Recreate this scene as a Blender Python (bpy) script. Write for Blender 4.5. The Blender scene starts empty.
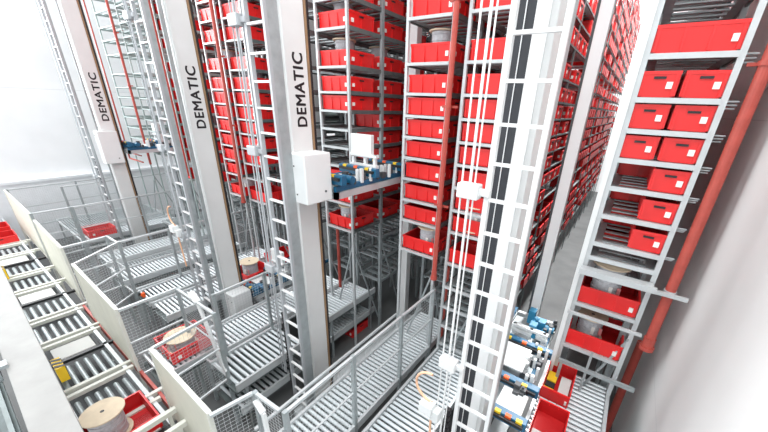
import bpy, math, random
from mathutils import Vector, Matrix
random.seed(7)
S = bpy.context.scene
COL = S.collection
H = 5.2                      # camera height above the hall floor; geometry below is written relative to eye level

# ---------------------------------------------------------------- camera
cd = bpy.data.cameras.new('camera'); cam = bpy.data.objects.new('camera', cd); COL.objects.link(cam)
yaw, pitch, roll = -.5861, .4043, .0437
f = Vector((math.sin(yaw)*math.cos(pitch), math.cos(yaw)*math.cos(pitch), -math.sin(pitch)))
r0 = Vector((math.cos(yaw), -math.sin(yaw), 0)); u0 = r0.cross(f)
r = math.cos(roll)*r0 + math.sin(roll)*u0; u = -math.sin(roll)*r0 + math.cos(roll)*u0
m = Matrix((r, u, -f)).transposed().to_4x4(); m.translation = (0, 0, H)
cam.matrix_world = m
cd.sensor_width = 36; cd.sensor_fit = 'HORIZONTAL'; cd.lens = 36*319.39/768
cd.shift_x = (384-406.18)/768; cd.shift_y = (241.71-216)/768
cd.clip_start = .05; cd.clip_end = 200
S.camera = cam

# ---------------------------------------------------------------- world, light, exposure
S.view_settings.view_transform = 'Standard'; S.view_settings.look = 'None'
S.view_settings.gamma = 1; S.view_settings.use_curve_mapping = False
S.view_settings.exposure = 0.72
w = bpy.data.worlds.new('world'); S.world = w; w.use_nodes = True
bg = w.node_tree.nodes['Background']; bg.inputs[0].default_value = (.93, .97, 1, 1); bg.inputs[1].default_value = 0.98
def area(name, loc, rot, sx, sy, power, col=(1, 1, 1)):
    l = bpy.data.lights.new(name, 'AREA'); l.shape = 'RECTANGLE'; l.size = sx; l.size_y = sy; l.energy = power; l.color = col
    o = bpy.data.objects.new(name, l); COL.objects.link(o); o.location = (loc[0], loc[1], loc[2]+H); o.rotation_euler = rot
    return o
area('hall_overhead_fill', (-5, -2.5, 8.5), (math.radians(28), 0, 0), 18, 6, 430)  # added overhead fill for general brightness, not an actual roof opening
area('daylight_from_left_glazing', (-16.8, -1, 2.5), (0, math.radians(-80), 0), 7, 9, 1200, (.97, .985, 1))
area('aisle_tote_fill', (-.5, 15, 6.0), (0, math.radians(22), 0), .8, 19, 2300)  # unseen fill added over the aisle to brighten the tote faces
area('right_wall_fill', (-.2, 1.2, 6.5), (0, math.radians(8), 0), 2.2, 5, 230)  # added fill light that lifts the right wall, no fixture hangs here

# ---------------------------------------------------------------- materials
MATS = {}
def mat(name, col, rough=.5, metal=0, noise=0, scale=6, spec=.5, coat=0):
    M = bpy.data.materials.new(name); M.use_nodes = True; nt = M.node_tree; b = nt.nodes['Principled BSDF']
    b.inputs['Base Color'].default_value = (*col, 1); b.inputs['Roughness'].default_value = rough
    b.inputs['Metallic'].default_value = metal; b.inputs['Specular IOR Level'].default_value = spec
    b.inputs['Coat Weight'].default_value = coat
    if noise:
        tc = nt.nodes.new('ShaderNodeTexCoord'); n = nt.nodes.new('ShaderNodeTexNoise'); n.inputs['Scale'].default_value = scale
        n.inputs['Detail'].default_value = 6
        rp = nt.nodes.new('ShaderNodeMapRange'); rp.inputs[1].default_value = .3; rp.inputs[2].default_value = .7
        rp.inputs[3].default_value = 1-noise; rp.inputs[4].default_value = 1+noise*.3
        mx = nt.nodes.new('ShaderNodeVectorMath'); mx.operation = 'SCALE'; mx.inputs[0].default_value = col
        nt.links.new(tc.outputs['Object'], n.inputs['Vector']); nt.links.new(n.outputs['Fac'], rp.inputs[0])
        nt.links.new(rp.outputs[0], mx.inputs['Scale']); nt.links.new(mx.outputs[0], b.inputs['Base Color'])
    MATS[name] = M; return M
mat('white_paint', (.74, .76, .76), .45, noise=.05, scale=3)
mat('mast_paint', (.69, .70, .695), .4, noise=.06, scale=2)
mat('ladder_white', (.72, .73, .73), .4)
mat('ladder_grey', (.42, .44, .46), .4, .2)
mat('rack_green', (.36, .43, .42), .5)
mat('front_white', (.82, .83, .83), .4)
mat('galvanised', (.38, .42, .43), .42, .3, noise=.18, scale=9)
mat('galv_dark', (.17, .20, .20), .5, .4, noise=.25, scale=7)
mat('zinc_light', (.56, .59, .60), .4, .25, noise=.08)
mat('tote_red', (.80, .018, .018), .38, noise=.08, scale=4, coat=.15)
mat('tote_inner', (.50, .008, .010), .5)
mat('pipe_red', (.46, .075, .055), .45, noise=.15, scale=12)
mat('label_white', (.85, .84, .80), .6)
mat('black', (.015, .015, .017), .5)
mat('dark_grey', (.06, .065, .07), .5)
mat('belt_grey', (.035, .038, .045), .6, noise=.15, scale=20)
mat('brown_strip', (.32, .20, .11), .6, noise=.2)
mat('lettering', (.008, .008, .01), .5)
mat('cream', (.66, .65, .55), .55, noise=.08, scale=3)
mat('cream_edge', (.66, .66, .60), .5)
mat('blue', (.012, .12, .23), .4, noise=.1)
mat('blue_motor', (.03, .22, .38), .4)
mat('yellow', (.85, .55, .02), .5)
mat('orange', (.80, .47, .30), .6)
mat('sensor_orange', (.9, .13, .02), .5)
mat('beam_paint', (.30, .30, .29), .6, noise=.12, scale=5)
mat('wood', (.72, .60, .44), .7, noise=.12, scale=10)
mat('winding_grey', (.55, .57, .60), .5, noise=.2, scale=30)
mat('roller_steel', (.68, .73, .75), .32, .3)
mat('paper', (.62, .62, .60), .8)
mat('card', (.55, .38, .22), .8)
mat('pink', (.62, .22, .22), .5)

def wall_mat(name, col, bw, bh, axis, seam=.006, dark=.55):
    M = mat(name, col, .7, noise=.05, scale=1.2); nt = M.node_tree; b = nt.nodes['Principled BSDF']
    base = b.inputs['Base Color'].links[0].from_socket
    tc = nt.nodes.new('ShaderNodeTexCoord'); mp = nt.nodes.new('ShaderNodeMapping')
    mp.inputs['Rotation'].default_value = axis
    br = nt.nodes.new('ShaderNodeTexBrick'); br.inputs['Scale'].default_value = 1; br.offset = 0
    br.inputs['Brick Width'].default_value = bw; br.inputs['Row Height'].default_value = bh; br.inputs['Mortar Size'].default_value = seam
    br.inputs['Color1'].default_value = (1, 1, 1, 1); br.inputs['Color2'].default_value = (.97, .97, .97, 1); br.inputs['Mortar'].default_value = (dark, dark, dark, 1)
    mx = nt.nodes.new('ShaderNodeVectorMath'); mx.operation = 'MULTIPLY'
    nt.links.new(tc.outputs['Object'], mp.inputs[0]); nt.links.new(mp.outputs[0], br.inputs[0])
    nt.links.new(base, mx.inputs[0]); nt.links.new(br.outputs[0], mx.inputs[1]); nt.links.new(mx.outputs[0], b.inputs['Base Color'])
    return M
wall_mat('wall_right_mat', (.80, .81, .80), 3.1, 2.43, (math.pi/2, 0, math.pi/2), .005, .82)
wall_mat('wall_left_mat', (.88, .89, .90), 3.2, 4.0, (math.pi/2, 0, math.pi/2), .012, .85)
mat('wall_back_mat', (.75, .76, .76), .8, noise=.04)
mat('floor_mat', (.12, .125, .125), .6, noise=.25, scale=1.5)
mat('plinth_mat', (.78, .80, .82), .7, noise=.05)

# ---------------------------------------------------------------- mesh helpers
class MB:
    def __init__(s): s.v = []; s.f = []; s.m = []; s.k = 0
    def add(s, vs, fs):
        n = len(s.v); s.v += [tuple(x) for x in vs]; s.f += [tuple(i+n for i in q) for q in fs]; s.m += [s.k]*len(fs); return s
    def box(s, x0, x1, y0, y1, z0, z1):
        return s.add([(x0,y0,z0),(x1,y0,z0),(x1,y1,z0),(x0,y1,z0),(x0,y0,z1),(x1,y0,z1),(x1,y1,z1),(x0,y1,z1)],
                     [(0,3,2,1),(4,5,6,7),(0,1,5,4),(1,2,6,5),(2,3,7,6),(3,0,4,7)])
    def bar(s, p0, p1, w, h=None, up=(0,0,1)):
        h = h or w; p0 = Vector(p0); p1 = Vector(p1); d = (p1-p0).normalized(); up = Vector(up)
        if abs(d.dot(up)) > .98: up = Vector((0,1,0))
        a = d.cross(up).normalized()*w/2; b = a.cross(d).normalized()*h/2
        vs = [p+q for p in (p0,p1) for q in (-a-b, a-b, a+b, -a+b)]
        return s.add(vs, [(0,1,2,3),(7,6,5,4),(0,4,5,1),(1,5,6,2),(2,6,7,3),(3,7,4,0)])
    def cyl(s, p0, p1, r, n=12, r1=None):
        r1 = r if r1 is None else r1; p0 = Vector(p0); p1 = Vector(p1); d = (p1-p0).normalized()
        a = d.orthogonal().normalized(); b = d.cross(a)
        vs = [p0+r*(a*math.cos(t)+b*math.sin(t)) for t in [2*math.pi*i/n for i in range(n)]]
        vs += [p1+r1*(a*math.cos(t)+b*math.sin(t)) for t in [2*math.pi*i/n for i in range(n)]]
        return s.add(vs, [(i,(i+1)%n,n+(i+1)%n,n+i) for i in range(n)]+[tuple(range(n-1,-1,-1)), tuple(range(n,2*n))])
    def tube(s, pts, r, n=8):
        pts = [Vector(p) for p in pts]; L = len(s.v); ref = Vector((.3,.2,1)).normalized()
        for i, p in enumerate(pts):
            d = (pts[min(i+1,len(pts)-1)]-pts[max(i-1,0)]).normalized(); a = d.cross(ref).normalized(); b = d.cross(a)
            s.v += [tuple(p+r*(a*math.cos(2*math.pi*k/n)+b*math.sin(2*math.pi*k/n))) for k in range(n)]
        for i in range(len(pts)-1):
            for k in range(n):
                s.f.append((L+i*n+k, L+i*n+(k+1)%n, L+(i+1)*n+(k+1)%n, L+(i+1)*n+k)); s.m.append(s.k)
        return s
    def mesh(s, name, off=(0,0,0), smooth=False):
        me = bpy.data.meshes.new(name); me.from_pydata([(x-off[0],y-off[1],z-off[2]) for x,y,z in s.v], [], s.f)
        if smooth: me.shade_smooth() if hasattr(me,'shade_smooth') else None
        return me
def wloc(o):
    v = Vector((0,0,0))
    while o: v += o.location; o = o.parent
    return v
def part(name, mb, mats, parent=None, smooth=False, bevel=0, label=None):
    off = wloc(parent) if parent else (0,0,0)
    me = mb.mesh(name, off, smooth)
    for q in (mats if isinstance(mats,(list,tuple)) else [mats]): me.materials.append(MATS[q])
    if any(mb.m): me.polygons.foreach_set('material_index', mb.m)
    o = bpy.data.objects.new(name, me); COL.objects.link(o); o.parent = parent
    if bevel:
        b = o.modifiers.new('bevel','BEVEL'); b.width = bevel; b.segments = 2; b.limit_method = 'ANGLE'
    if label: o['label'] = label
    return o
def thing(name, label, cat, loc=(0,0,0), group=None):
    o = bpy.data.objects.new(name, None); COL.objects.link(o); o.location = loc; o.empty_display_size = .1
    o['label'] = label; o['category'] = cat
    if group: o['group'] = group
    return o
def solid(name, mb, mats, label, cat, loc, group=None, **k):
    me_off = loc
    me = mb.mesh(name, me_off, k.get('smooth', False))
    for q in (mats if isinstance(mats,(list,tuple)) else [mats]): me.materials.append(MATS[q])
    if any(mb.m): me.polygons.foreach_set('material_index', mb.m)
    o = bpy.data.objects.new(name, me); COL.objects.link(o); o.location = loc
    o['label'] = label; o['category'] = cat
    if group: o['group'] = group
    if k.get('bevel'):
        b = o.modifiers.new('bevel','BEVEL'); b.width = k['bevel']; b.segments = 2; b.limit_method = 'ANGLE'
    return o
def struct(name, mb, mats):
    o = part(name, mb, mats); o['kind'] = 'structure'; return o
def copy_tree(o, parent=None, loc=None, depth=9):
    c = o.copy(); COL.objects.link(c); c.parent = parent
    if loc is not None: c.location = loc
    if depth > 0:
        for ch in list(KIDS.get(o.name, [])): copy_tree(ch, c, None, depth-1)
    return c
KIDS = {}
def reg(o, *ch): KIDS.setdefault(o.name, []).extend(ch)

# ---------------------------------------------------------------- the hall shell
FZ = -5.2
struct('floor', MB().box(-18, 2.6, -3, 27, FZ-.1, FZ), 'floor_mat')
struct('wall_right', MB().box(.98, 1.2, -1.5, 27, FZ, 9), 'wall_right_mat')
struct('wall_left', MB().box(-17.4, -17.2, -3, 27, -2.95, 9), 'wall_left_mat')
struct('trim_1', MB().box(-17.4, -17.05, -3, 27, FZ, -2.95).box(-17.4,-16.98,-3,27,-3.02,-2.93), 'plinth_mat')
struct('wall_back', MB().box(-17.4, 1.2, 26.5, 26.8, FZ, 9), 'wall_back_mat')

# ---------------------------------------------------------------- storage racks
LV = [-2.352, -1.80, -1.44, -1.088, -.753, -.439, -.133, .168, .555, 1.10, 1.50, 1.85, 2.25, 2.65, 3.05, 3.45, 3.85, 4.25]
Y0 = 4.3; TOP = 4.7
RACKS = dict(A=[(-2.99,-2.28),(-2.055,-1.35)], B=[(-5.79,-5.08),(-4.86,-4.15)], C=[(-8.62,-7.92),(-7.69,-6.98)],
             D=[(-11.5,-10.8),(-10.5,-9.8)], E=[(-14.95,-13.75),(-13.15,-12.4)], R=[(-.12,.585)])
RN = dict(A='beside the aisle of the nearest lift tower', B='behind the middle lettered mast', C='behind the second lettered mast from the left',
          D='behind the ladder of the second lettered mast from the left', E='empty, behind the leftmost lettered mast', R='by the grey right wall')
def storage_rack(key, idx, xl, xr, yend, pitch, levels, full):
    lab = {'A0':'rack column of red totes left of the belted lift tower, behind a thick red pipe',
           'A1':'long galvanised rack column of red totes partly hidden behind the rightmost ladder, receding',
           'B0':'galvanised rack column mostly hidden behind the middle lettered white mast',
           'B1':'rack column of red totes right of the middle lettered mast, beside the blue platform',
           'C0':'galvanised rack column of red totes right beside the second lettered mast from the left',
           'C1':'galvanised rack column of red totes seen through the ladder of the middle lettered mast',
           'D0':'slim galvanised rack column left of the second ladder from the left',
           'D1':'galvanised rack column with red totes seen through the second ladder from the left',
           'E0':'empty pale rack column with open frames right of the leftmost lettered mast',
           'E1':'empty dark-shelved rack column behind the thin red pipe near the leftmost mast',
           'R0':'tall white-framed rack of red totes beside the grey right wall'}[key+str(idx)]
    t = thing('storage_rack', lab, 'rack', ((xl+xr)/2, Y0, FZ))
    w = .042 if key in 'AB' else .034 if key != 'R' else .05
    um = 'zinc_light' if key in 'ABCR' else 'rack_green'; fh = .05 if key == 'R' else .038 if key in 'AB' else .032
    # front uprights, then the uprights of the deep frames
    ys = [Y0]; y = Y0+pitch
    while y < yend: ys.append(y); y += pitch
    src = None
    for j, yy in enumerate(ys):
        for xx in (xl, xr):
            ww = w if j == 0 else (.028 if key+str(idx) == 'A1' else .05)
            if src is None or j <= 1:
                if not (j == 1 and xx == xr) and (src is None or j == 1 or xx == xl):
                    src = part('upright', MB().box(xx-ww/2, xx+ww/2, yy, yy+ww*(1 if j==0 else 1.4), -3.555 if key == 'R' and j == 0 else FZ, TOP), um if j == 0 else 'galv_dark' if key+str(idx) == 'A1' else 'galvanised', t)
                    base = (xx, yy); continue
            c = src.copy(); COL.objects.link(c); c.parent = t
            c.location = (xx-base[0], yy-base[1], 0)
    if key == 'E': levels = levels
    for z in levels:
        b = MB()
        b.k = 0; b.box(xl+.02, xr-.02, Y0-.012, Y0+.03, z-fh, z)                # front angle
        b.k = 1
        for xx, sgn in ((xl, 1), (xr, -1)):
            x0, x1 = sorted((xx+sgn*.012, xx+sgn*.10))
            b.box(min(xx-sgn*.012, xx+sgn*.012), max(xx-sgn*.012, xx+sgn*.012), Y0+.03, yend, z-(.03 if key+str(idx)=='A1' else .05), z+(.0 if key+str(idx)=='A1' else .015))
            b.k = 2; b.box(x0, x1, Y0+.03, yend, z-.03, z-.012); b.k = 1
        y = Y0+.14
        while y < min(yend, 9):
            b.k = 2; b.box(xl+.1, xr-.1, y, y+.07, z-.035, z-.02); y += .215
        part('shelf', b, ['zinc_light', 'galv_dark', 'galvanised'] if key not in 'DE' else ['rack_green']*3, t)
    # diagonal bracing below the storage levels
    b = MB()
    for yy in ys[:1]:
        b.bar((xl, yy+.03, -4.9), (xr, yy+.03, -2.6), .03, .02, (0,1,0)); b.box(xl, xr, yy+.01, yy+.05, -4.35, -4.30)
    for a, c in zip(ys[:2], ys[1:3]):
        b.bar((xr-.02, a, -2.6), (xr-.02, c, -4.9), .03, .02, (1,0,0))
    part('brace', b, 'galvanised', t)
    if key != 'R' and key != 'E':
        b = MB()
        for z in (-2.75, -3.3, -3.9):
            for xx in (xl+.05, xr-.05): b.box(xx-.03, xx+.03, Y0+.9, min(yend,10), z-.06, z)
            y = Y0+.9
            while y < min(yend, 10): b.box(xl+.05, xr-.05, y, y+.09, z-.03, z); y += .25
        part('lower_grid', b, 'galvanised', t)
    return t
RK = {}
for key, cols in RACKS.items():
    for i, (xl, xr) in enumerate(cols):
        yend = {'A1':25, 'R0':25, 'E0':6.0, 'E1':6.6}.get(key+str(i), 12)
        pitch = {'A1': 1.56, 'E0': .8, 'E1': .8}.get(key+str(i), .86)
        lv = LV if key != 'E' else [z for z in LV if z > -2.1]
        if key == 'R': lv = LV[2:]+[-1.63, -2.31, -3.0]
        if key+str(i) == 'A1': lv = [-4.0,-3.6,-3.2,-2.8]+LV
        RK[key+str(i)] = storage_rack(key, i, xl, xr, yend, pitch, lv, True)

# ---------------------------------------------------------------- red totes (three sizes, one build of each)
def tote_mb(L, W, h, nl, nw):
    """open box: L along x, W along y, base centre at origin; ribs divide the long faces into nl panels, short into nw"""
    b = MB(); t = .012; tp = .022
    def ring(l, w, z): return [(-l/2,-w/2,z),(l/2,-w/2,z),(l/2,w/2,z),(-l/2,w/2,z)]
    def skin(r0, r1, flip=False):
        n = len(b.v); b.v += r0+r1
        for i in range(4):
            q = (n+i, n+(i+1)%4, n+4+(i+1)%4, n+4+i); b.f.append(q[::-1] if flip else q); b.m.append(b.k)
    skin(ring(L-2*tp, W-2*tp, 0), ring(L-.012, W-.012, h-.03))
    skin(ring(L-.012, W-.012, h-.03), ring(L, W, h-.03)); skin(ring(L, W, h-.03), ring(L, W, h))
    skin(ring(L, W, h), ring(L-2*t-.02, W-2*t-.02, h))
    b.add(ring(L-2*tp, W-2*tp, 0), [(3,2,1,0)])
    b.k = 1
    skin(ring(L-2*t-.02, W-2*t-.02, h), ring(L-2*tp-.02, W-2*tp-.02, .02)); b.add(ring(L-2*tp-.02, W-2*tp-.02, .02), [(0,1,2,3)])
    b.k = 0
    for i in range(nl+1):
        x = -L/2+.03+(L-.06)*i/nl
        for s in (-1, 1): b.box(x-.009, x+.009, min(s*(W/2-.024), s*(W/2-.001)), max(s*(W/2-.024), s*(W/2-.001)), .01, h-.02)
    for i in range(nw+1):
        y = -W/2+.03+(W-.06)*i/nw
        for s in (-1, 1): b.box(min(s*(L/2-.024), s*(L/2-.001)), max(s*(L/2-.024), s*(L/2-.001)), y-.009, y+.009, .01, h-.02)
    return b
def tote_proto(L, W, h, nl, nw, front):
    def place(o):
        o.location = (0,0,0)
    t = bpy.data.objects.new('red_tote', None)
    body = part('tote_body', tote_mb(L, W, h, nl, nw), ['tote_red', 'tote_inner'])
    lb = MB(); hs = MB(); l2 = MB()
    if 'y' in front:      # handle and label on the narrow face towards the hall
        lb.box(L*.20, L*.20+.05, -W/2-.004, -W/2+.02, h*.33, h*.33+.06)
        hs.box(-.05, .05, -W/2-.003, -W/2+.03, h*.70, h*.70+.022)
    if 'f' in front: lb.box(L*.5-.09, L*.5-.045, -W/2-.004, -W/2+.02, h*.30, h*.30+.06)
    if 'x' in front:
        l2.box(L/2-.02, L/2+.004, -W*.36, -W*.36+.05, h*.33, h*.33+.055)
        hs.box(L/2-.03, L/2+.003, -.05, .05, h*.72, h*.72+.022)
    ch = [body, part('label', lb, 'label_white', label='small white label on the tote front')]
    if l2.v: ch.append(part('label', l2, 'label_white', label='small white label on the tote side'))
    if hs.v: ch.append(part('handle_slot', hs, 'black', label='dark handle opening'))
    return ch
BIG = tote_proto(.66, .66, .235, 3, 2, 'fx')
DEEP = tote_proto(.66, .43, .235, 3, 1, 'fx')
SLIM = tote_proto(.325, .60, .235, 1, 3, 'y')
for g in (BIG, DEEP, SLIM):
    for o in g: COL.objects.unlink(o)
def tote(kind, loc, label, group, rz=0, full=True, rx=0):
    t = thing('red_tote', label, 'tote', loc, group); t.rotation_euler = (rx, 0, rz)
    for o in kind if full else kind[:1]:
        c = o.copy(); COL.objects.link(c); c.parent = t
    return t
def drum(loc, label, R=.205, h=.40, loose=True, group='cable drums'):
    t = thing('cable_drum', label, 'cable drum', loc, group); x, y, z = loc
    part('flange', MB().cyl((x,y,z+h-.018),(x,y,z+h), R, 28), 'wood', t, label='round wooden top flange')
    part('flange', MB().cyl((x,y,z+.001),(x,y,z+.019), R, 28), 'wood', t)
    b = MB(); n = 9
    for i in range(n): b.cyl((x,y,z+.02+(h-.04)*i/n), (x,y,z+.02+(h-.04)*(i+.96)/n), R*.80-.006*(i%2), 24)
    part('winding', b, 'winding_grey', t)
    part('hub_hole', MB().cyl((x,y,z+h-.001),(x,y,z+h+.002), .022, 12), 'black', t)
    for k in range(2): part('sticker', MB().box(x+R*.4+.09*k-.05, x+R*.4+.05+.09*k-.06, y-R*.80-.002+.035*k, y-R*.6, z+.13, z+.24), 'pink' if k else 'label_white', t)
    return t
ordn = ['lowest','second lowest','third','fourth','fifth','sixth','seventh','eighth','ninth','tenth','eleventh','twelfth','thirteenth','fourteenth','fifteenth','sixteenth','seventeenth','topmost']
deepw = ['frontmost','second','third','fourth','fifth','sixth','seventh','eighth','ninth','tenth','eleventh','twelfth','thirteenth','fourteenth','fifteenth','sixteenth','seventeenth','eighteenth','nineteenth','twentieth']
def dw(n):
    return deepw[n] if n < 20 else 'number %d' % (n+1)
cand = []       # (distance, kind, loc, label, group)
rkname = {'A0':'rack left of belted tower', 'A1':'aisle rack behind rightmost ladder', 'B0':'rack behind middle mast', 'B1':'rack beside blue platform',
          'C0':'rack beside second lettered mast', 'C1':'rack behind middle ladder', 'D0':'slim rack left of second ladder', 'D1':'rack behind second ladder'}
stuff = []
empties = {('B1',6-1,0), ('B1',5,0), ('B1',4,0), ('B1',3,0)}
for kk in ('A0','A1','B1','C0','C1','D0','D1'):
    xl, xr = RACKS[kk[0]][int(kk[1])]; xc = (xl+xr)/2
    for li, z in enumerate(LV):
        kind, py, n = (DEEP, .52, 39) if kk == 'A1' else (BIG, .86, {'A0':3,'B1':3,'C0':2,'C1':2,'D0':2,'D1':2}[kk])
        for j in range(n):
            if (kk, li, j) in empties: continue
            if random.random() < (.34 if kk == 'A1' and j > 5 else .10 if j else .03) and not (kk[0] in 'AB' and j == 0): continue
            y = Y0+.05+ (.215 if kind is DEEP else .33) + py*j + random.uniform(-.012,.012)
            d = math.sqrt(xc*xc+y*y+z*z)
            if z > .16+ y*.48 + (.2 if kk[0] in 'AB' else 1.2): continue      # above the picture
            lab = 'red tote, %s shelf of %s, %s from front' % (ordn[li], rkname[kk], dw(j)) if j else \
                  'front red tote on %s shelf of %s' % (ordn[li], rkname[kk])
            vis = kk == 'A1' or j == 0 or (kk in ('B1',) and j < 3) or (kk in ('A0','C0','C1') and j < 2)
            cand.append((d if vis else 99, kind, (xc+(.045 if kk == 'A1' and y > 5 else 0), y, z+.004), lab, 'red totes on the racks'))
cand.sort(key=lambda c: c[0])
for n, (d, kind, loc, lab, grp) in enumerate(cand):
    if n < 278 and d < 90: tote(kind, loc, lab, grp, full=d < 9)
    else: stuff.append((kind, loc))
for z in (-4.0,-3.6,-3.2,-2.8):
    for j in range(35):
        if random.random() < .55: stuff.append((DEEP, (-1.66, 6.9+.52*j, z+.004)))
b = MB()
for kind, loc in stuff:
    me = kind[0].data
    b2 = MB(); W = .66 if kind is BIG else .43; L = .66; x, y, z = loc
    for (x0,x1,y0,y1) in ((x-L/2,x+L/2,y-W/2,y-W/2+.02),(x-L/2,x+L/2,y+W/2-.02,y+W/2),(x-L/2,x-L/2+.02,y-W/2,y+W/2),(x+L/2-.02,x+L/2,y-W/2,y+W/2),(x-L/2,x+L/2,y-W/2,y+W/2)):
        b.box(x0, x1, y0, y1, z, z+(.235 if x1-x0 < L-.01 or y1-y0 < W-.01 else .01))
so = solid('red_totes', b, 'tote_red', 'many small red totes far down the aisle racks and on the distant rack columns', 'totes', (-1.7, 14, FZ)); so['kind'] = 'stuff'

# totes of the rack by the right wall
zr = {.168:2, -.133:2, -.439:2, -.753:1, -1.088:1, -1.44:1}
tote(BIG, (.235, Y0+.34, .559), 'wide three-panel red tote on the upper right rack, above all paired totes', 'totes on the right rack')
rw = {.168:'top row of pairs', -.133:'second row of pairs', -.439:'third row of pairs', -.753:'uppermost single tote shelf', -1.088:'middle single tote shelf', -1.44:'lowest single tote shelf'}
for z, n in zr.items():
    tote(SLIM, (.405, Y0+.32, z+.004), ('right-hand narrow red tote in the %s of the right rack' if n == 2 else 'lone narrow red tote on the %s of the right rack') % rw[z], 'totes on the right rack')
    if n == 2: tote(SLIM, (.05, Y0+.32, z+.004), 'left-hand narrow red tote in the %s of the right rack' % rw[z], 'totes on the right rack')
for k, z in enumerate((1.075, 1.46)):
    pass
t1 = tote(BIG, (.225, Y0+.34, -2.305), 'wide red tote holding a grey cable drum, low on the right rack', 'totes on the right rack')
drum((.17, Y0+.28, -2.27), 'grey cable drum with wooden top in the upper of the two low right-rack totes', R=.215, h=.50)
tote(BIG, (.225, Y0+.34, -2.995), 'lowest wide red tote holding a drum, above the right roller conveyor', 'totes on the right rack')
drum((.14, Y0+.34, -2.965), 'grey cable drum in the lowest wide tote of the right rack', R=.19, h=.36)
for i, z in enumerate(LV[1:8]):
    tote(BIG, (.235, Y0+1.25, z+.004), 'red tote deep behind the %s shelf front of the right rack' % ordn[i+1], 'totes on the right rack', full=False)
# white end plate on the aisle edge of the right rack, projecting beam and rack pegs
solid('rack_end_post', MB().box(-.20, -.145, Y0-.02, Y0+.55, FZ, TOP), 'white_paint', 'white painted end post running up the aisle edge of the right rack', 'post', (-.17, Y0, FZ))
for z in LV[2:9]:
    for k in range(3): part('peg', MB().cyl((.60, Y0+.06+.05*k, z-.02-.03*k), (.70, Y0+.06+.05*k, z-.02-.03*k), .008, 6), 'galvanised', RK['R0'])
b = MB(); b.box(-.16,.60,Y0-.16,Y0-.02,-1.80,-1.77).box(-.16,.62,Y0-.20,Y0-.16,-1.82,-1.75)
part('front_tube', MB().bar((-.16,Y0-.12,-2.42),(.66,Y0-.12,-2.42),.035), 'zinc_light', RK['R0'])
part('front_ledge', b, 'zinc_light', RK['R0'])
solid('support_rail', MB().bar((-.10,Y0-.12,-3.22),(.80,Y0-.12,-3.22),.045,.05).bar((-.06,Y0-.12,-3.22),(-.06,Y0-.12,-3.9),.04).bar((.25,Y0-.12,-2.9),(.25,Y0-.12,-3.9),.03),
      'galvanised', 'grey metal support rail sticking out past the foot of the right rack', 'rail', (.2, Y0, -3.9))

b = MB()
for xx in (-.10,.50): part('lower_leg', MB().box(xx,xx+.075,Y0+.32,Y0+.40,FZ,-2.36), 'galvanised', RK['R0'])
# drums riding in rack totes
for (x, y, z, l) in ((-2.63, 4.68, .585, 'grey cable drum with wooden flange standing in the rack left of the belted tower'),
                     (-2.56, 4.58, -2.32, 'cable drum with wooden flange in the bottom tote left of the belted tower'),
                     (-4.55, 4.66, .585, 'white cable drum in the upper rack right of the middle mast'),
                     (-4.50, 5.55, .585, 'cable drum in the second tote of the upper rack beside the blue platform'),
                     (-4.50, 4.58, -2.32, 'cable drum with pale wooden flange low in the rack under the blue platform'),
                     (-4.50, 5.55, -1.77, 'grey cable drum behind the low front tote under the blue platform'),
                     (-4.55, 4.66, 1.105, 'drum at the very top of the rack right of the middle mast'),
                     (-1.72, 4.55, -1.77, 'cable drum low in the rack behind the rightmost ladder'),
                     (-8.3, 4.68, .585, 'drum in the rack right of the second lettered mast'),
                     (-7.35, 4.66, .198, 'drum on the rack behind the red pipe and cables'),
                     (-8.25, 4.68, -2.32, 'drum in the bottom tote right of the second lettered mast')):
    drum((x, y, z), l, R=.20 if x > -5 else .2, h=.40)
# small pale fittings seen between shelves
# ---------------------------------------------------------------- sprinkler pipes
def pipe(x, y, z0, z1, rad, label, flange=True, brackets=()):
    t = thing('sprinkler_pipe', label, 'pipe', (x, y, z0), 'red sprinkler pipes')
    part('pipe', MB().cyl((x,y,z0),(x,y,z1), rad, 16), 'pipe_red', t)
    if flange: part('end_flange', MB().cyl((x,y,z0-.05),(x,y,z0), rad*1.5, 16).cyl((x,y,z0-.02),(x,y,z0+.12),rad*1.2,16), 'pipe_red', t)
    for z in brackets: part('clamp', MB().cyl((x,y,z-.02),(x,y,z+.02), rad*1.25, 16).box(x-.12,x+.12,y+rad,y+rad+.02,z-.015,z+.015), 'pipe_red', t)
    return t
pipe(-2.19, 4.18, -2.62, 4.6, .037, 'thick red vertical pipe in front of the totes left of the belted tower', True, (-1.4, .0, 1.2))
pipe(-2.10, 4.5, -4.4, -2.55, .04, 'short red pipe behind the rack legs at the far end of the fenced conveyor', False)
pipe(-7.78, 4.18, -2.4, 4.6, .036, 'red vertical pipe in front of totes between the two central masts', True, (-.6, .8, 2.0))
pipe(-13.3, 4.18, -2.2, 4.6, .034, 'thin red vertical pipe near the leftmost lettered mast', False, (0.2, 1.6,))
pipe(-10.62, 4.18, -2.2, 4.6, .035, 'red pipe seen through the second ladder from the left', False)
pipe(-4.98, 4.7, -4.4, -2.45, .035, 'dark red pipe among the rack legs under the blue platform', False)
pipe(.765, 4.3, -2.6, 4.6, .052, 'thick red vertical pipe in front of the grey right wall', True, (.45,))
pipe(.82, 5.0, -5.15, -3.0, .055, 'lower red pipe between the right rack foot and the wall', False)
solid('pipe_branch', MB().cyl((.78,4.3,.72),(.95,4.95,.95),.04,12).cyl((.80,4.35,.62),(.95,4.8,.76),.03,12), 'pipe_red', 'red branch pipes meeting the wall at the right picture edge', 'pipe', (.9,4.8,.6))
solid('pipe_bracket', MB().box(.60,.92,4.2,4.24,-1.86,-1.82).cyl((.765,4.3,-1.87),(.765,4.3,-1.81),.062,14), 'zinc_light', 'light metal bracket ring holding the thick pipe by the right wall', 'bracket', (.765,4.25,-1.96))
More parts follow.
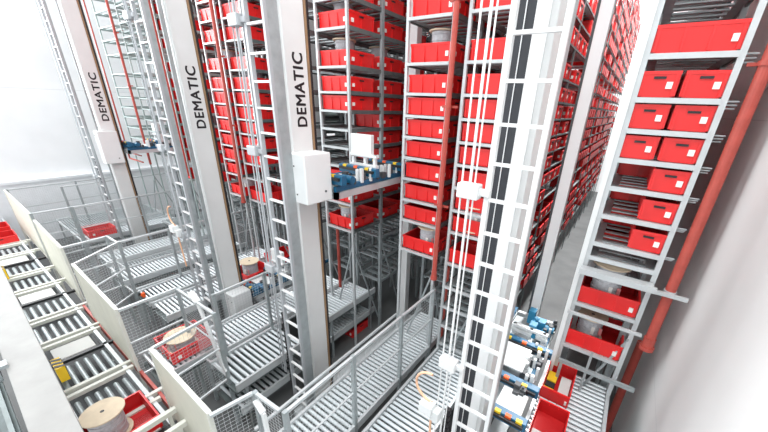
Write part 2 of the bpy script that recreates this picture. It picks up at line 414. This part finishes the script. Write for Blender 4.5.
# thin red frame beside the leftmost mast
solid('red_guard_frame', MB().bar((-13.72,3.78,-2.0),(-13.72,3.78,4.6),.035).bar((-13.72,3.78,-2.0),(-12.6,3.78,-2.0),.035).bar((-13.72,3.78,-1.8),(-12.6,3.78,-1.8),.03), 'pipe_red',
      'slim dark red upright with low crossbars along the leftmost mast', 'frame', (-13.72,3.78,-2.0))

# ---------------------------------------------------------------- stacker cranes
def lettering(parent, x, yc, zb, length, cap, mat_='lettering'):
    cu = bpy.data.curves.new('lettering','FONT'); cu.body = 'DEMATIC'; cu.size = 1; cu.extrude = .004; cu.space_character = 1.12
    o = bpy.data.objects.new('lettering', cu); COL.objects.link(o); bpy.context.view_layer.update()
    me = bpy.data.meshes.new_from_object(o.evaluated_get(bpy.context.evaluated_depsgraph_get()))
    COL.objects.unlink(o)
    xs = [v.co.x for v in me.vertices]; ys = [v.co.y for v in me.vertices]
    sx = length/(max(xs)-min(xs)); sy = cap/(max(ys)-min(ys)); x0 = min(xs); y0 = (max(ys)+min(ys))/2
    off = wloc(parent); vs = []; fs = []
    for k, (ox, oy) in enumerate(((0,0),(.030,0),(-.030,0),(0,.022),(0,-.022),(.02,.016),(-.02,-.016),(.02,-.016),(-.02,.016))):
        n = len(vs)
        for v in me.vertices:
            a, c, d = v.co
            vs.append((x+.001+d*.4-off.x+.00012*k, yc-(c+oy-y0)*sy-off.y, zb+(a+ox-x0)*sx-off.z))
        fs += [tuple(i+n for i in q.vertices) for q in me.polygons]
    me = bpy.data.meshes.new('lettering'); me.from_pydata(vs, [], fs)
    me.materials.clear(); me.materials.append(MATS[mat_])
    o2 = bpy.data.objects.new('lettering', me); COL.objects.link(o2); o2.parent = parent; o2['label'] = 'black DEMATIC lettering reading upwards'
    return o2

def fork_unit(y, x0, x1, z, P, cover=True):
    """telescopic fork lying across the aisle: blue beam, black chain, coloured markers"""
    bm = part('fork_beam', MB().box(x0,x1,y-.05,y+.05,z-.13,z), 'blue', P, bevel=.006)
    reg(bm)
    part('fork_chain', MB().box(x0+.03,x1-.03,y-.085,y-.052,z-.07,z-.03), 'black', P)
    for k, (c, q) in enumerate((('yellow',.12),('sensor_orange',.42),('yellow',.72))):
        xx = x0+(x1-x0)*q
        part('marker', MB().box(xx,xx+.07,y-.056,y-.01,z-.035,z+.004), c, P)

def crane(dx, dy, zc, label, boxz, text, zt=4.4, lad_top=4.4, pale=False, rear=True, cable_loop=None, ldx=0, chain=(-3.2,-4.8), brackets=(.77,-.62), motor=True):
    X = lambda a: a+dx
    Y = lambda a: a+dy
    t = thing('stacker_crane', label, 'stacker crane', (X(-.67), Y(2.86), FZ))
    part('mast', MB().box(X(-.79), X(-.64), Y(2.70), Y(3.02), FZ+.15, zt), 'mast_paint', t, bevel=.008)
    part('front_cover', MB().box(X(-.79), X(-.69), Y(2.685), Y(2.699), FZ+.15, zt), 'front_white', t)
    part('edge_strip', MB().box(X(-.67), X(-.636), Y(3.022), Y(3.055), FZ+.15, zt), 'brown_strip', t, label='thin brown strip on the mast edge')
    part('drive_rail', MB().box(X(-.69), X(-.645), Y(3.056), Y(3.10), FZ+.15, zt), 'black', t)
    part('base_frame', MB().box(X(-.80), X(-.54), Y(2.3), Y(5.9), FZ+.02, FZ+.15), 'zinc_light', t)
    XL = lambda a: a+dx+ldx
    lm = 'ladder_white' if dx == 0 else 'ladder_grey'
    # ladder with deep side channels
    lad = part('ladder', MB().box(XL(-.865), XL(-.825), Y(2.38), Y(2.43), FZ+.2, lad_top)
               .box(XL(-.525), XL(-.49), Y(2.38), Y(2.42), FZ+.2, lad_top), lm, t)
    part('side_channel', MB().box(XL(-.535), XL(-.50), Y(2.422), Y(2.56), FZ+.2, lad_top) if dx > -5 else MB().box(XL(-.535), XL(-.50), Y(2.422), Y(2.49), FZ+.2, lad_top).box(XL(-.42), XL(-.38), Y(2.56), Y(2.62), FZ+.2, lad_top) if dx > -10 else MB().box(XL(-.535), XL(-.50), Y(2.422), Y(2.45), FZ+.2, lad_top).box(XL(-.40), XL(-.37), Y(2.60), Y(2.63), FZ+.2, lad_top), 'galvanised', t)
    z = .458+.28*14; src = None
    while z > FZ+.3:
        if z < lad_top:
            if src is None:
                src = part('rung', MB().box(XL(-.825), XL(-.525), Y(2.385), Y(2.42), z-.012, z+.012), 'ladder_white', lad); zs = z
            else:
                c = src.copy(); COL.objects.link(c); c.parent = lad; c.location = (0,0,z-zs)
        z -= .28
    # belts left of the mast
    part('belt', MB().box(X(-.935), X(-.868), Y(2.70), Y(2.73), FZ+.2, zt), 'belt_grey', t)
    part('belt', MB().box(X(-.86), X(-.795), Y(2.70), Y(2.73), FZ+.2, zt), 'belt_grey', t)
    part('belt_guide', MB().box(X(-.8675), X(-.8605), Y(2.695), Y(2.72), FZ+.2, zt), 'front_white', t)
    # cable tubes left of the ladder
    for a, rr in ((-1.055,.008), (-.985,.012), (-.945,.007)):
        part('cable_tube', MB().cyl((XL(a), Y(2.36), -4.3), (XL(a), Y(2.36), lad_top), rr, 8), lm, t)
    b = MB()
    for i in range(int((chain[0]-chain[1])/.1)): b.box(XL(-.99), XL(-.93), Y(2.43), Y(2.48), chain[0]-.1*i, chain[0]-.1*i+.075)
    part('drag_chain', b, 'black', t)
    for zb in brackets:
        part('cable_bracket', MB().box(XL(-1.08), XL(-.90), Y(2.32), Y(2.42), zb-.05, zb+.07).box(XL(-.92), XL(-.82), Y(2.36), Y(2.40), zb-.02, zb+.04), lm, t, bevel=.01)
    if cable_loop is not None:
        zq = cable_loop; pts = []
        for i in range(15):
            a = math.pi*i/14
            pts.append((XL(-1.12-.19*math.sin(a)), Y(2.30), zq+.19*math.cos(a)))
        part('cable', MB().tube(pts, .014), 'orange', t, smooth=True, label='curved pale orange cable')
        part('cable', MB().tube([(XL(-1.10), Y(2.30), zq-.19), (XL(-1.09), Y(2.3), zq-.6), (XL(-1.06), Y(2.3), zq-1.1)], .014), 'orange', t)
        part('junction_box', MB().box(XL(-1.22), XL(-1.06), Y(2.22), Y(2.34), zq-.34, zq-.20).box(XL(-1.10), XL(-.99), Y(2.26), Y(2.36), zq-.42, zq-.27), 'white_paint', t, bevel=.012)
    # control box that rides on the mast
    if boxz is not None:
        bx0, bx1, by0, by1, bz0, bz1 = boxz
        cb = part('control_box', MB().box(bx0, bx1, by0, by1, bz0, bz1), 'white_paint', t, bevel=.014, label='white control cabinet')
        for (px, pz) in ((.1, bz1-.12), (.22, bz1-.16), (.24, bz0+.12)): part('cabinet_lock', MB().cyl((bx0+px,by0,pz),(bx0+px,by0-.006,pz),.011,10), 'dark_grey', cb)
        part('cabinet_lock', MB().cyl((bx1, by1-.12, bz0+.14), (bx1+.008, by1-.12, bz0+.14), .016, 12), 'dark_grey', cb)
    # rear mast
    if rear:
        b = MB(); b.box(X(-.81), X(-.65), Y(5.5), Y(5.66), FZ+.15, zt+1.5)
        part('rear_mast', b, 'front_white', t, bevel=.01)
        part('rear_guide', MB().box(X(-.845), X(-.812), Y(5.52), Y(5.60), FZ+.15, zt+1.5), 'dark_grey', t)
    # lift carriage with its forks
    c = part('lift_carriage', MB().box(X(-1.05), X(-.99), Y(3.08), Y(5.46), zc-.16, zc-.06).box(X(-.36), X(-.30), Y(3.08), Y(5.46), zc-.16, zc-.06)
             .box(X(-1.05), X(-.30), Y(3.08), Y(3.14), zc-.16, zc-.06).box(X(-1.05), X(-.30), Y(5.38), Y(5.46), zc-.16, zc-.06), 'zinc_light', t)
    part('side_beam', MB().box(X(-.37), X(-.32), Y(3.1), Y(5.4), zc-.055, zc+.02).box(X(-1.06),X(-1.0),Y(3.1),Y(5.4),zc-.055,zc+.02), 'blue', c)
    part('deck_plate', MB().box(X(-.98), X(-.40), Y(3.2), Y(5.3), zc-.10, zc-.085), 'galvanised', c)
    for yy in ((2.95, 3.52, 4.36) if not dx else (3.14, 3.86, 4.6)): fork_unit(Y(yy), X(-.97 if yy > 3.1 else -.61), X(-.19), zc+(.14 if not dx else .19), c)
    # cover plates and their frames between forks
    part('cover', MB().box(X(-.92), X(-.46), Y(3.68), Y(4.20), zc+.12, zc+.15) if not dx else MB().box(X(-.9), X(-.42), Y(3.40), Y(3.76), zc+.02, zc+.04), 'white_paint', c, bevel=.01, label='white cover plate')
    b = MB(); fy, fz = (4.62, .2) if not dx else (4.02, .36)
    for xx in (-.88, -.62, -.42):
        b.box(X(xx), X(xx+.05), Y(fy), Y(fy+.05), zc+.0, zc+fz)
    b.box(X(-.90), X(-.34), Y(fy-.02), Y(fy+.06), zc+fz/2-.03, zc+fz/2+.02)
    b.box(X(-.90), X(-.34), Y(fy-.02), Y(fy+.06), zc+fz-.04, zc+fz)
    part('frame', b, 'white_paint', c)
    part('cover', MB().box(X(-.90), X(-.46), Y(4.02), Y(4.10), zc+.30, zc+.66) if dx else MB().box(X(-.60), X(-.28), Y(3.05), Y(3.40), zc+.04, zc+.07), 'white_paint', c, bevel=.01)
    b = MB()
    for (xx, yy, l) in ((-.60,4.75,.22),(-.50,4.95,.2),(-.70,5.1,.25)) if not dx else ((-.50,3.25,.10),(-.42,3.34,.12)):
        b.cyl((X(xx), Y(yy), zc+.10), (X(xx+.2), Y(yy), zc+.10), .055, 14); b.box(X(xx-.05), X(xx+.06), Y(yy-.07), Y(yy+.07), zc+.02, zc+.02+l)
        b.cyl((X(xx+.06), Y(yy-.07), zc+.1), (X(xx+.06), Y(yy-.16), zc+.1), .035, 12)
    part('motor', b, 'blue_motor' if not dx else 'blue', c, label='blue drive motors')
    b = MB(); rnd = random.Random(3)
    for k in range(26):
        xx = rnd.uniform(-.5,-.3); yy = rnd.uniform(3.3, 5.2); s_ = rnd.uniform(.015,.04)
        part('fitting', MB().box(X(xx-s_), X(xx+s_), Y(yy-s_), Y(yy+s_), zc+.0, zc+.06+rnd.uniform(0,.12)), 'dark_grey', c)
    b = MB()
    for k in range(14):
        xx = rnd.uniform(-.55,-.25); yy = rnd.uniform(3.6, 4.9); s_ = rnd.uniform(.012,.03)
        part('fitting', MB().box(X(xx-s_), X(xx+s_), Y(yy-s_), Y(yy+s_), zc+.0, zc+.14+rnd.uniform(0,.1)), 'white_paint', c, label='small white fitting')
    if text: lettering(t, X(-.64), Y(2.875), text[0], text[1], text[2])
    return t
crane(0, 0, -3.42, 'tall lift tower with a white ladder and dark belts, unlettered, nearest the right rack', None, None, cable_loop=-2.78, brackets=(-.62,-2.42))
crane(-2.96, 0, -1.12, 'middle lettered white mast with a large white control box and blue lifting platform', (-3.74,-3.31,2.62,3.06,-1.27,-.62), (-.31, .83, .145), brackets=(.77,-.62,-2.3))
crane(-5.84, .07, -4.05, 'second lettered white mast from the left, its control box low near the conveyors', (-6.42,-6.12,2.72,3.12,-4.6,-3.86), (-.53, .98, .15), cable_loop=-2.2, brackets=(1.1,-.9,-2.6), ldx=-.18)
crane(-12.0, .32, -1.52, 'leftmost lettered white mast with a grey control box halfway up, beside the bright left wall', (-12.75,-12.42,2.85,3.3,-1.93,-1.03), (-.76, 1.22, .15), brackets=(-2.4,), ldx=-.24, chain=(-1.9,-3.7))

# ---------------------------------------------------------------- roller conveyors
def conveyor(xl, xr, y0, y1, z, label, pitch=.078, rr=.026, legs=True, dark=False, group='roller conveyors'):
    t = thing('roller_conveyor', label, 'conveyor', ((xl+xr)/2, (y0+y1)/2, FZ), group)
    part('side_rail', MB().box(xl-.045, xl-.005, y0, y1, z-.12, z+.02), 'zinc_light', t)
    part('side_rail', MB().box(xr+.005, xr+.045, y0, y1, z-.12, z+.02), 'zinc_light', t)
    n = int((y1-y0-.08)/pitch); src = None
    step = 1
    for i in range(min(n, 99)):
        y = y0+.06+pitch*i
        if src is None:
            src = part('roller', MB().cyl((xl, y, z-rr-.01), (xr, y, z-rr-.01), rr, 10), 'roller_steel', t, smooth=False); ys = y
        else:
            c = src.copy(); COL.objects.link(c); c.parent = t; c.location = (0, y-ys, 0)
    b = MB()
    b.box(xl, xr, y0, y1, z-.20, z-.17)
    part('under_tray', b, 'galv_dark', t)
    if legs:
        for yy in (y0+.15, y1-.15):
            for xx in (xl, xr): part('leg', MB().box(xx-.025, xx+.025, yy-.025, yy+.025, FZ, z-.12), 'galvanised', t)
    return t
conveyor(-2.93, -2.24, 1.28, 5.2, -4.15, 'long fenced roller conveyor running from the picture bottom towards the rack legs')
conveyor(-2.02, -1.30, 1.35, 5.1, -4.15, 'roller conveyor with dark gaps between the fenced one and the belted tower')
conveyor(-.20, .56, 2.6, 4.6, -3.57, 'short roller conveyor with two red totes at the foot of the right wall')
conveyor(-5.05, -4.30, 3.60, 5.15, -4.1, 'upper roller deck right of the middle mast', group='upper roller decks')
conveyor(-5.05, -4.32, 3.6, 5.15, -4.65, 'lower roller deck just under the upper deck right of the middle mast')
conveyor(-4.90, -4.15, 1.62, 3.0, -4.12, 'short dense roller bed left of the middle ladder foot', pitch=.09)
conveyor(-5.80, -5.05, 1.85, 5.0, -4.1, 'roller conveyor passing behind the short dense roller bed')
conveyor(-8.55, -7.85, 1.75, 5.0, -4.15, 'roller conveyor left of the second ladder, behind the mesh fence posts')
conveyor(-7.65, -6.95, 1.75, 5.0, -4.15, 'roller conveyor beside the foot of the second lettered mast')
conveyor(-9.9, -9.2, 1.7, 4.8, -4.15, 'roller conveyor in the middle of the far conveyor group')
conveyor(-11.4, -10.7, 1.8, 4.8, -4.15, 'roller conveyor right of the leftmost mast foot')
conveyor(-13.6, -12.9, 1.8, 4.6, -4.15, 'roller conveyor left of the leftmost mast, with one red tote')
conveyor(-4.90, -4.15, 1.62, 3.0, -4.62, 'lower roller bed just under the short dense one', pitch=.09)
# deck plates and low tray in the lower middle
def walkway(x0, x1, y0, y1, z, lab):
    t = thing('grating_deck', lab, 'deck', ((x0+x1)/2,(y0+y1)/2,z-.05))
    part('deck_frame', MB().box(x0,x1,y0,y0+.05,z-.08,z).box(x0,x1,y1-.05,y1,z-.08,z).box(x0,x0+.05,y0,y1,z-.08,z).box(x1-.05,x1,y0,y1,z-.08,z), 'zinc_light', t)
    b = MB(); y = y0+.08
    while y < y1-.05: b.box(x0+.05,x1-.05,y,y+.035,z-.05,z-.02); y += .07
    part('grating', b, 'galvanised', t)
    for xx in (x0+.05,x1-.05):
        for yy in (y0+.05,y1-.05): part('leg', MB().box(xx-.02,xx+.02,yy-.02,yy+.02,FZ,z-.08),'galvanised',t)
walkway(-6.9, -5.95, 3.3, 5.1, -4.25, 'pale grating deck between the two central masts')
walkway(-8.9, -8.65, 1.8, 4.2, -4.3, 'narrow grey deck left of the second ladder conveyor')
walkway(-12.75, -11.5, 3.9, 6.2, -4.0, 'pale grey deck behind the leftmost lettered mast')
walkway(-16.5, -13.9, 1.9, 4.6, -4.3, 'large pale deck below the bright left wall')
walkway(-10.6, -9.95, 1.8, 4.6, -4.25, 'grey deck strip among the far conveyors')

# cross conveyor along the front
ct = thing('cross_conveyor', 'long transverse conveyor with roller groups and white plates beside the pale beam, lower left', 'conveyor', (-7, .4, FZ))
CZ = -4.1
part('side_rail', MB().box(-17, -2.6, .02, .07, CZ-.14, CZ+.03), 'zinc_light', ct)
part('side_rail', MB().box(-17, -2.6, .74, .79, CZ-.14, CZ+.03), 'zinc_light', ct)
part('under_tray', MB().box(-17, -2.6, .07, .74, CZ-.45, CZ-.40), 'dark_grey', ct)
x = -14.6; rs = None; k = 0
while x < -3.1:
    typ = k % 3
    if typ in (0, 1):
        for i in range(6):
            yy = .13+.11*i
            if rs is None:
                rs = part('roller', MB().cyl((x, yy, CZ-.05), (x+.62, yy, CZ-.05), .032, 12), 'galvanised', ct); xs = x; ysr = yy
            else:
                c = rs.copy(); COL.objects.link(c); c.parent = ct; c.location = (x-xs, yy-ysr, 0)
        x += .74
        part('cross_bar', MB().box(x-.03, x+.03, -.02, .95, CZ-.02, CZ+.045), 'cream_edge', ct)
        part('cross_bar', MB().box(x+.13, x+.19, -.02, .85, CZ-.02, CZ+.045), 'cream_edge', ct)
        x += .28
    else:
        part('transfer_plate', MB().box(x, x+.42, .16, .66, CZ-.02, CZ+.02), 'paper', ct, bevel=.01, label='white transfer plate')
        part('belt_strip', MB().box(x+.46, x+.53, .05, .95, CZ-.02, CZ+.03), 'black', ct)
        x += .60
    k += 1
for xx in (-15,-13,-11,-9,-7,-5,-3):
    for yy in (.05,.76): part('leg', MB().box(xx-.03,xx+.03,yy-.03,yy+.03,FZ,CZ-.14),'galvanised',ct)
solid('guard_rail', MB().box(-8.6,-4.0,.86,.90,CZ-.10,CZ+.02), 'pipe_red', 'long thin red guard rail under the cream panels beside the transverse conveyor', 'rail', (-6,.88,CZ))
for i, x in enumerate((-4.02,-3.72,-3.40)):
    solid('cream_bar', MB().box(x-.03,x+.03,.10,.88,CZ+.32,CZ+.39).box(x-.02,x+.02,.72,.76,CZ+.0,CZ+.33), 'cream_edge', ['cream bar over the conveyor, farthest from the picture bottom','cream bar over the conveyor, middle of three','cream bar over the conveyor, nearest the picture bottom'][i], 'bar', (x,.5,CZ+.3))
# items on the cross conveyor
tote(BIG, (-4.55, .36, CZ+.0), 'red tote under the big wooden-flanged drum at the bottom left', 'loose totes')
drum((-4.62, .26, CZ+.03), 'big pale wooden-flanged drum in a red tote at the bottom left corner', R=.22, h=.40)
for i, (x, y, l) in enumerate(((-14.2,.42,'red tote on the transverse conveyor at the left picture edge, nearer one'), (-15.3,.42,'red tote on the transverse conveyor at the left picture edge, farther one'))):
    tote(BIG, (x,y,CZ+.0), l, 'loose totes')
tote(BIG, (-5.60, 1.56, CZ+.02), 'red tote with a drum behind the wire mesh of the nearest full fence cell', 'loose totes')
drum((-5.60, 1.52, CZ+.05), 'pale drum inside the tote behind wire mesh', R=.24, h=.26)
conveyor(-6.0, -5.2, 1.0, 1.83, CZ+.01, 'small roller bed inside the mesh cell under the caged tote', group=None)
tote(BIG, (-4.68, 4.75, FZ+.01), 'dark shaded red tote on the floor below the two stacked roller decks', 'loose totes')
tote(BIG, (-13.2, 2.35, -4.14), 'lone red tote on the far left conveyor', 'loose totes')
tote(BIG, (-7.10, 3.75, -4.14), 'red tote carrying a drum on the conveyor right of the second lettered mast', 'loose totes')
drum((-7.12, 3.72, -4.11), 'drum with wooden flange in the tote right of the second lettered mast', R=.22, h=.40)
tote(BIG, (-7.3, 4.75, -4.14), 'red tote just behind the drum tote right of the second lettered mast', 'loose totes')
# totes on the right conveyor
tA = tote(BIG, (-.02, 4.02, -3.575), 'red tote holding printed papers and yellow packets on the right roller conveyor', 'totes on the right conveyor')
tB = tote(BIG, (.015, 3.20, -3.575), 'red tote with white paper sheets at the picture bottom on the right conveyor', 'totes on the right conveyor')
for t_ in (tA, tB): t_.scale = (.54, .92, .85)
def sheets(cx, cy, z, spec):
    for (dx_, dy_, a, b_, m_, lab, nm) in spec:
        solid(nm, MB().box(cx+dx_, cx+dx_+a, cy+dy_, cy+dy_+b_, z, z+.03), m_, lab, 'packet' if nm == 'packet' else 'paper', (cx+dx_, cy+dy_, z), bevel=.004)
sheets(-.02, 4.02, -3.54, ((-.15,.02,.12,.2,'yellow','yellow packet in the far half of the papers tote','packet'), (-.16,-.24,.13,.12,'yellow','yellow packet in the near left corner of the papers tote','packet'),
      (-.15,-.10,.12,.10,'black','black packet in the middle of the papers tote','packet'), (.02,-.20,.13,.40,'paper','white sheet along the right side of the papers tote','paper_sheet')))
sheets(.015, 3.20, -3.54, ((-.15,-.22,.15,.16,'paper','left of two white sheets in the bottom tote','paper_sheet'), (.02,-.24,.14,.15,'paper','right of two white sheets in the bottom tote','paper_sheet')))

# ---------------------------------------------------------------- wire mesh fences and cream panels
def fence(p0, p1, z0, z1, label, posts=(0,1), wire=.05, mid=True, mesh=True, m_='zinc_light'):
    p0 = Vector((*p0,0)); p1 = Vector((*p1,0)); L = (p1-p0).length; d = (p1-p0)/L
    t = thing('mesh_fence', label, 'fence', (p0.x, p0.y, FZ))
    P = lambda s, z: (p0.x+d.x*s, p0.y+d.y*s, z)
    part('top_rail', MB().bar(P(0,z1-.02), P(L,z1-.02), .035), m_, t)
    if mid: part('middle_rail', MB().bar(P(0,(z0+z1)/2), P(L,(z0+z1)/2), .022), m_, t)
    part('bottom_rail', MB().bar(P(0,z0), P(L,z0), .03), m_, t)
    for q in posts:
        s = L*q; part('post', MB().bar((*P(s,0)[:2],FZ), (*P(s,0)[:2],z1), .05), 'galvanised', t)
    if mesh:
        b = MB(); n = int(L/wire)
        for i in range(1, n): b.bar(P(L*i/n, z0), P(L*i/n, z1-.03), .0024)
        n = int((z1-z0)/wire)
        for i in range(1, n): b.bar(P(0, z0+(z1-z0)*i/n), P(L, z0+(z1-z0)*i/n), .0024)
        part('wire_mesh', b, m_, t)
    return t
def cream_panel(x0, y0, x1, y1, label, zt=-2.9, zb=-4.2):
    t = thing('safety_barrier', label, 'panel', (x0, y0, FZ), 'cream safety barriers')
    part('sheet', MB().bar((x0,y0,(zt+zb)/2), (x1,y1,(zt+zb)/2), .02, zt-zb-.04), 'cream', t)
    part('edge_trim', MB().bar((x0,y0,zt-.015), (x1,y1,zt-.015), .045, .03), 'cream_edge', t)
    part('edge_trim', MB().bar((x0,y0,zb), (x1,y1,zb), .03), 'cream_edge', t)
    for (x, y) in ((x0,y0), (x1,y1)): part('post', MB().box(x-.02,x+.02,y-.02,y+.02,FZ,zt), 'cream_edge', t)
    return t
zt = -2.9; zb = -4.15
cream_panel(-11.4,.967,-8.90,.945, 'cream guard panel farther up the transverse conveyor, by the far mesh cell')
cream_panel(-7.86,.89,-5.60,.87, 'cream guard panel in the middle of the front fence')
cream_panel(-4.27,.834,-2.82,.81, 'cream guard panel nearest the picture bottom, right of the cream bars')
cream_panel(-15.6,1.0,-12.15,1.0, 'faint cream guard panel at the far left of the front fence')
fence((-8.93,.93),(-9.0,1.66), zb, zt, 'mesh side fence at the right end of the farther cream panel', posts=(1,))
fence((-9.0,1.68),(-8.44,1.70), zb, zt, 'short mesh fence closing the alcove between two cream panels', posts=())
fence((-7.86,.90),(-8.44,1.70), zb, zt, 'mesh side fence rising from the left end of the middle cream panel', posts=())
fence((-8.44,1.72),(-8.60,4.9), zb, zt, 'long mesh fence with tall posts behind the middle cream panel', posts=(0,.3,.65,1))
fence((-5.56,.88),(-5.58,1.62), zb, zt, 'mesh fence at the right end of the middle cream panel', posts=())
fence((-5.55,1.64),(-4.42,1.66), zb, zt, 'mesh fence across the back of the caged tote cell', posts=(0,1))
fence((-4.30,.85),(-4.40,1.62), zb, zt, 'mesh side fence of the caged tote cell, nearest cream panel', posts=())
fence((-4.92,1.9),(-4.95,3.9), zb, zt, 'mesh fence above the dense roller bed left of the middle ladder', posts=(0,.45))
fence((-2.78,.80),(-2.70,1.20), zb, zt, 'small mesh gate side at the picture bottom', posts=())
fence((-2.68,1.22),(-2.28,1.24), zb, zt, 'small mesh gate front at the picture bottom', posts=(0,))
fence((-2.22,1.26),(-2.20,4.25), zb, zt, 'clear mesh fence with tall posts along the long fenced roller conveyor', posts=(0,.33,.68,1), wire=.06)
fence((-2.96,1.26),(-2.98,4.25), zb, -3.75, 'low rail fence on the left side of the long fenced conveyor', posts=(), mid=False, mesh=False)
fence((-12.12,1.02),(-12.12,1.75), zb, zt, 'mesh side fence near the leftmost front panel')
fence((-12.1,1.78),(-12.2,4.8), zb, zt, 'long mesh fence under the leftmost mast', posts=(0,.5,1))
fence((-15.6,1.05),(-15.8,4.2), zb, zt, 'mesh fence before the bright left wall', posts=(0,.5,1))
fence((-14.0,2.0),(-14.2,5.2), zb, zt+.2, 'mesh fence between the left wall and the leftmost ladder', posts=(0,.5,1), mesh=False)
solid('curved_bracket', MB().bar((-5.16,1.69,-2.86),(-4.9,1.66,-2.92),.09,.05).bar((-4.9,1.66,-2.92),(-4.42,1.63,-4.0),.10,.03,(0,1,0)), 'white_paint', 'white sloping plate on the back of the caged tote cell', 'plate', (-4.9,1.66,-3))
solid('curved_bracket', MB().bar((-2.66,1.2,-3.0),(-2.5,1.18,-3.05),.06,.03).bar((-2.5,1.18,-3.05),(-2.4,1.15,-3.7),.06,.03,(0,1,0)), 'white_paint', 'small white bent plate inside the mesh gate at the picture bottom', 'plate', (-2.5,1.18,-3.2))
for (x,y,z,l) in ((-7.9,1.72,-4.0,'orange sensor at the fence foot near the second ladder'), (-4.95,1.86,-4.0,'orange sensor at the corner of the dense roller bed')):
    solid('light_sensor', MB().box(x-.04,x+.04,y-.03,y+.03,z-.05,z+.05).cyl((x,y-.03,z),(x,y-.045,z),.02,10), 'sensor_orange', l, 'sensor', (x,y,z), bevel=.008)

# ---------------------------------------------------------------- pale beam and ribbed cladding at the lower left
def slab(name, poly, z0, z1, mats, label, cat):
    b = MB(); n = len(poly)
    b.add([(x,y,z0) for x,y in poly]+[(x,y,z1) for x,y in poly], [tuple(range(n-1,-1,-1)), tuple(range(n,2*n))]+[(i,(i+1)%n,n+(i+1)%n,n+i) for i in range(n)])
    return solid(name, b, mats, label, cat, (poly[0][0],poly[0][1],z0), bevel=.006)
slab('pale_beam', [(-9.5,-.13),(-2.8,-.225),(-2.8,.03),(-9.5,.15)], -2.75, -2.5, 'beam_paint', 'wide pale beam running down the lower left corner', 'beam')
b = MB(); b.add([(-9.5,-.26,-2.62),(-2.6,-.26,-2.62),(-2.6,-1.5,-3.3),(-9.5,-1.5,-3.3),(-9.5,-.26,-2.66),(-2.6,-.26,-2.66),(-2.6,-1.5,-3.34),(-9.5,-1.5,-3.34)], [(0,1,2,3)[::-1],(4,5,6,7),(0,4,5,1),(1,5,6,2),(2,6,7,3),(3,7,4,0)])
for i in range(12): b.bar((-9.5,-.30-.1*i,-2.62-.055*i),(-2.6,-.30-.1*i,-2.62-.055*i),.03,.03)
solid('ribbed_cladding', b, 'galv_dark', 'grey ribbed metal cladding left of the pale beam', 'cladding', (-6,-.29,FZ))
solid('beam_bracket', MB().box(-4.55,-4.45,-.27,-.18,-2.5,-2.46).box(-4.9,-4.45,-.27,-.245,-2.62,-2.44), 'galvanised', 'small grey angle bracket on the left edge of the pale beam', 'bracket', (-4.6,-.25,-2.5))
# hazard marker
def hazard(x, lab):
    hz = thing('hazard_marker', lab, 'marker', (x,.12,-4.0), 'striped hazard markers')
    part('plate', MB().box(x-.16,x+.16,.10,.20,-4.05,-3.80), 'yellow', hz)
    for k in range(3): part('stripe', MB().bar((x-.12+.10*k,.098,-3.797),(x-.07+.10*k,.202,-3.797),.045,.008).bar((x-.07+.10*k,.203,-3.80),(x-.13+.10*k,.203,-4.04),.008,.045), 'black', hz)
hazard(-6.33, 'nearer yellow and black striped marker beside the pale beam')
hazard(-11.2, 'farther yellow and black striped marker beside the pale beam')

# ---------------------------------------------------------------- lift everything from eye level to the hall floor
for o in list(S.objects):
    if o.parent is None and o.type in ('MESH','EMPTY'): o.location.z += H
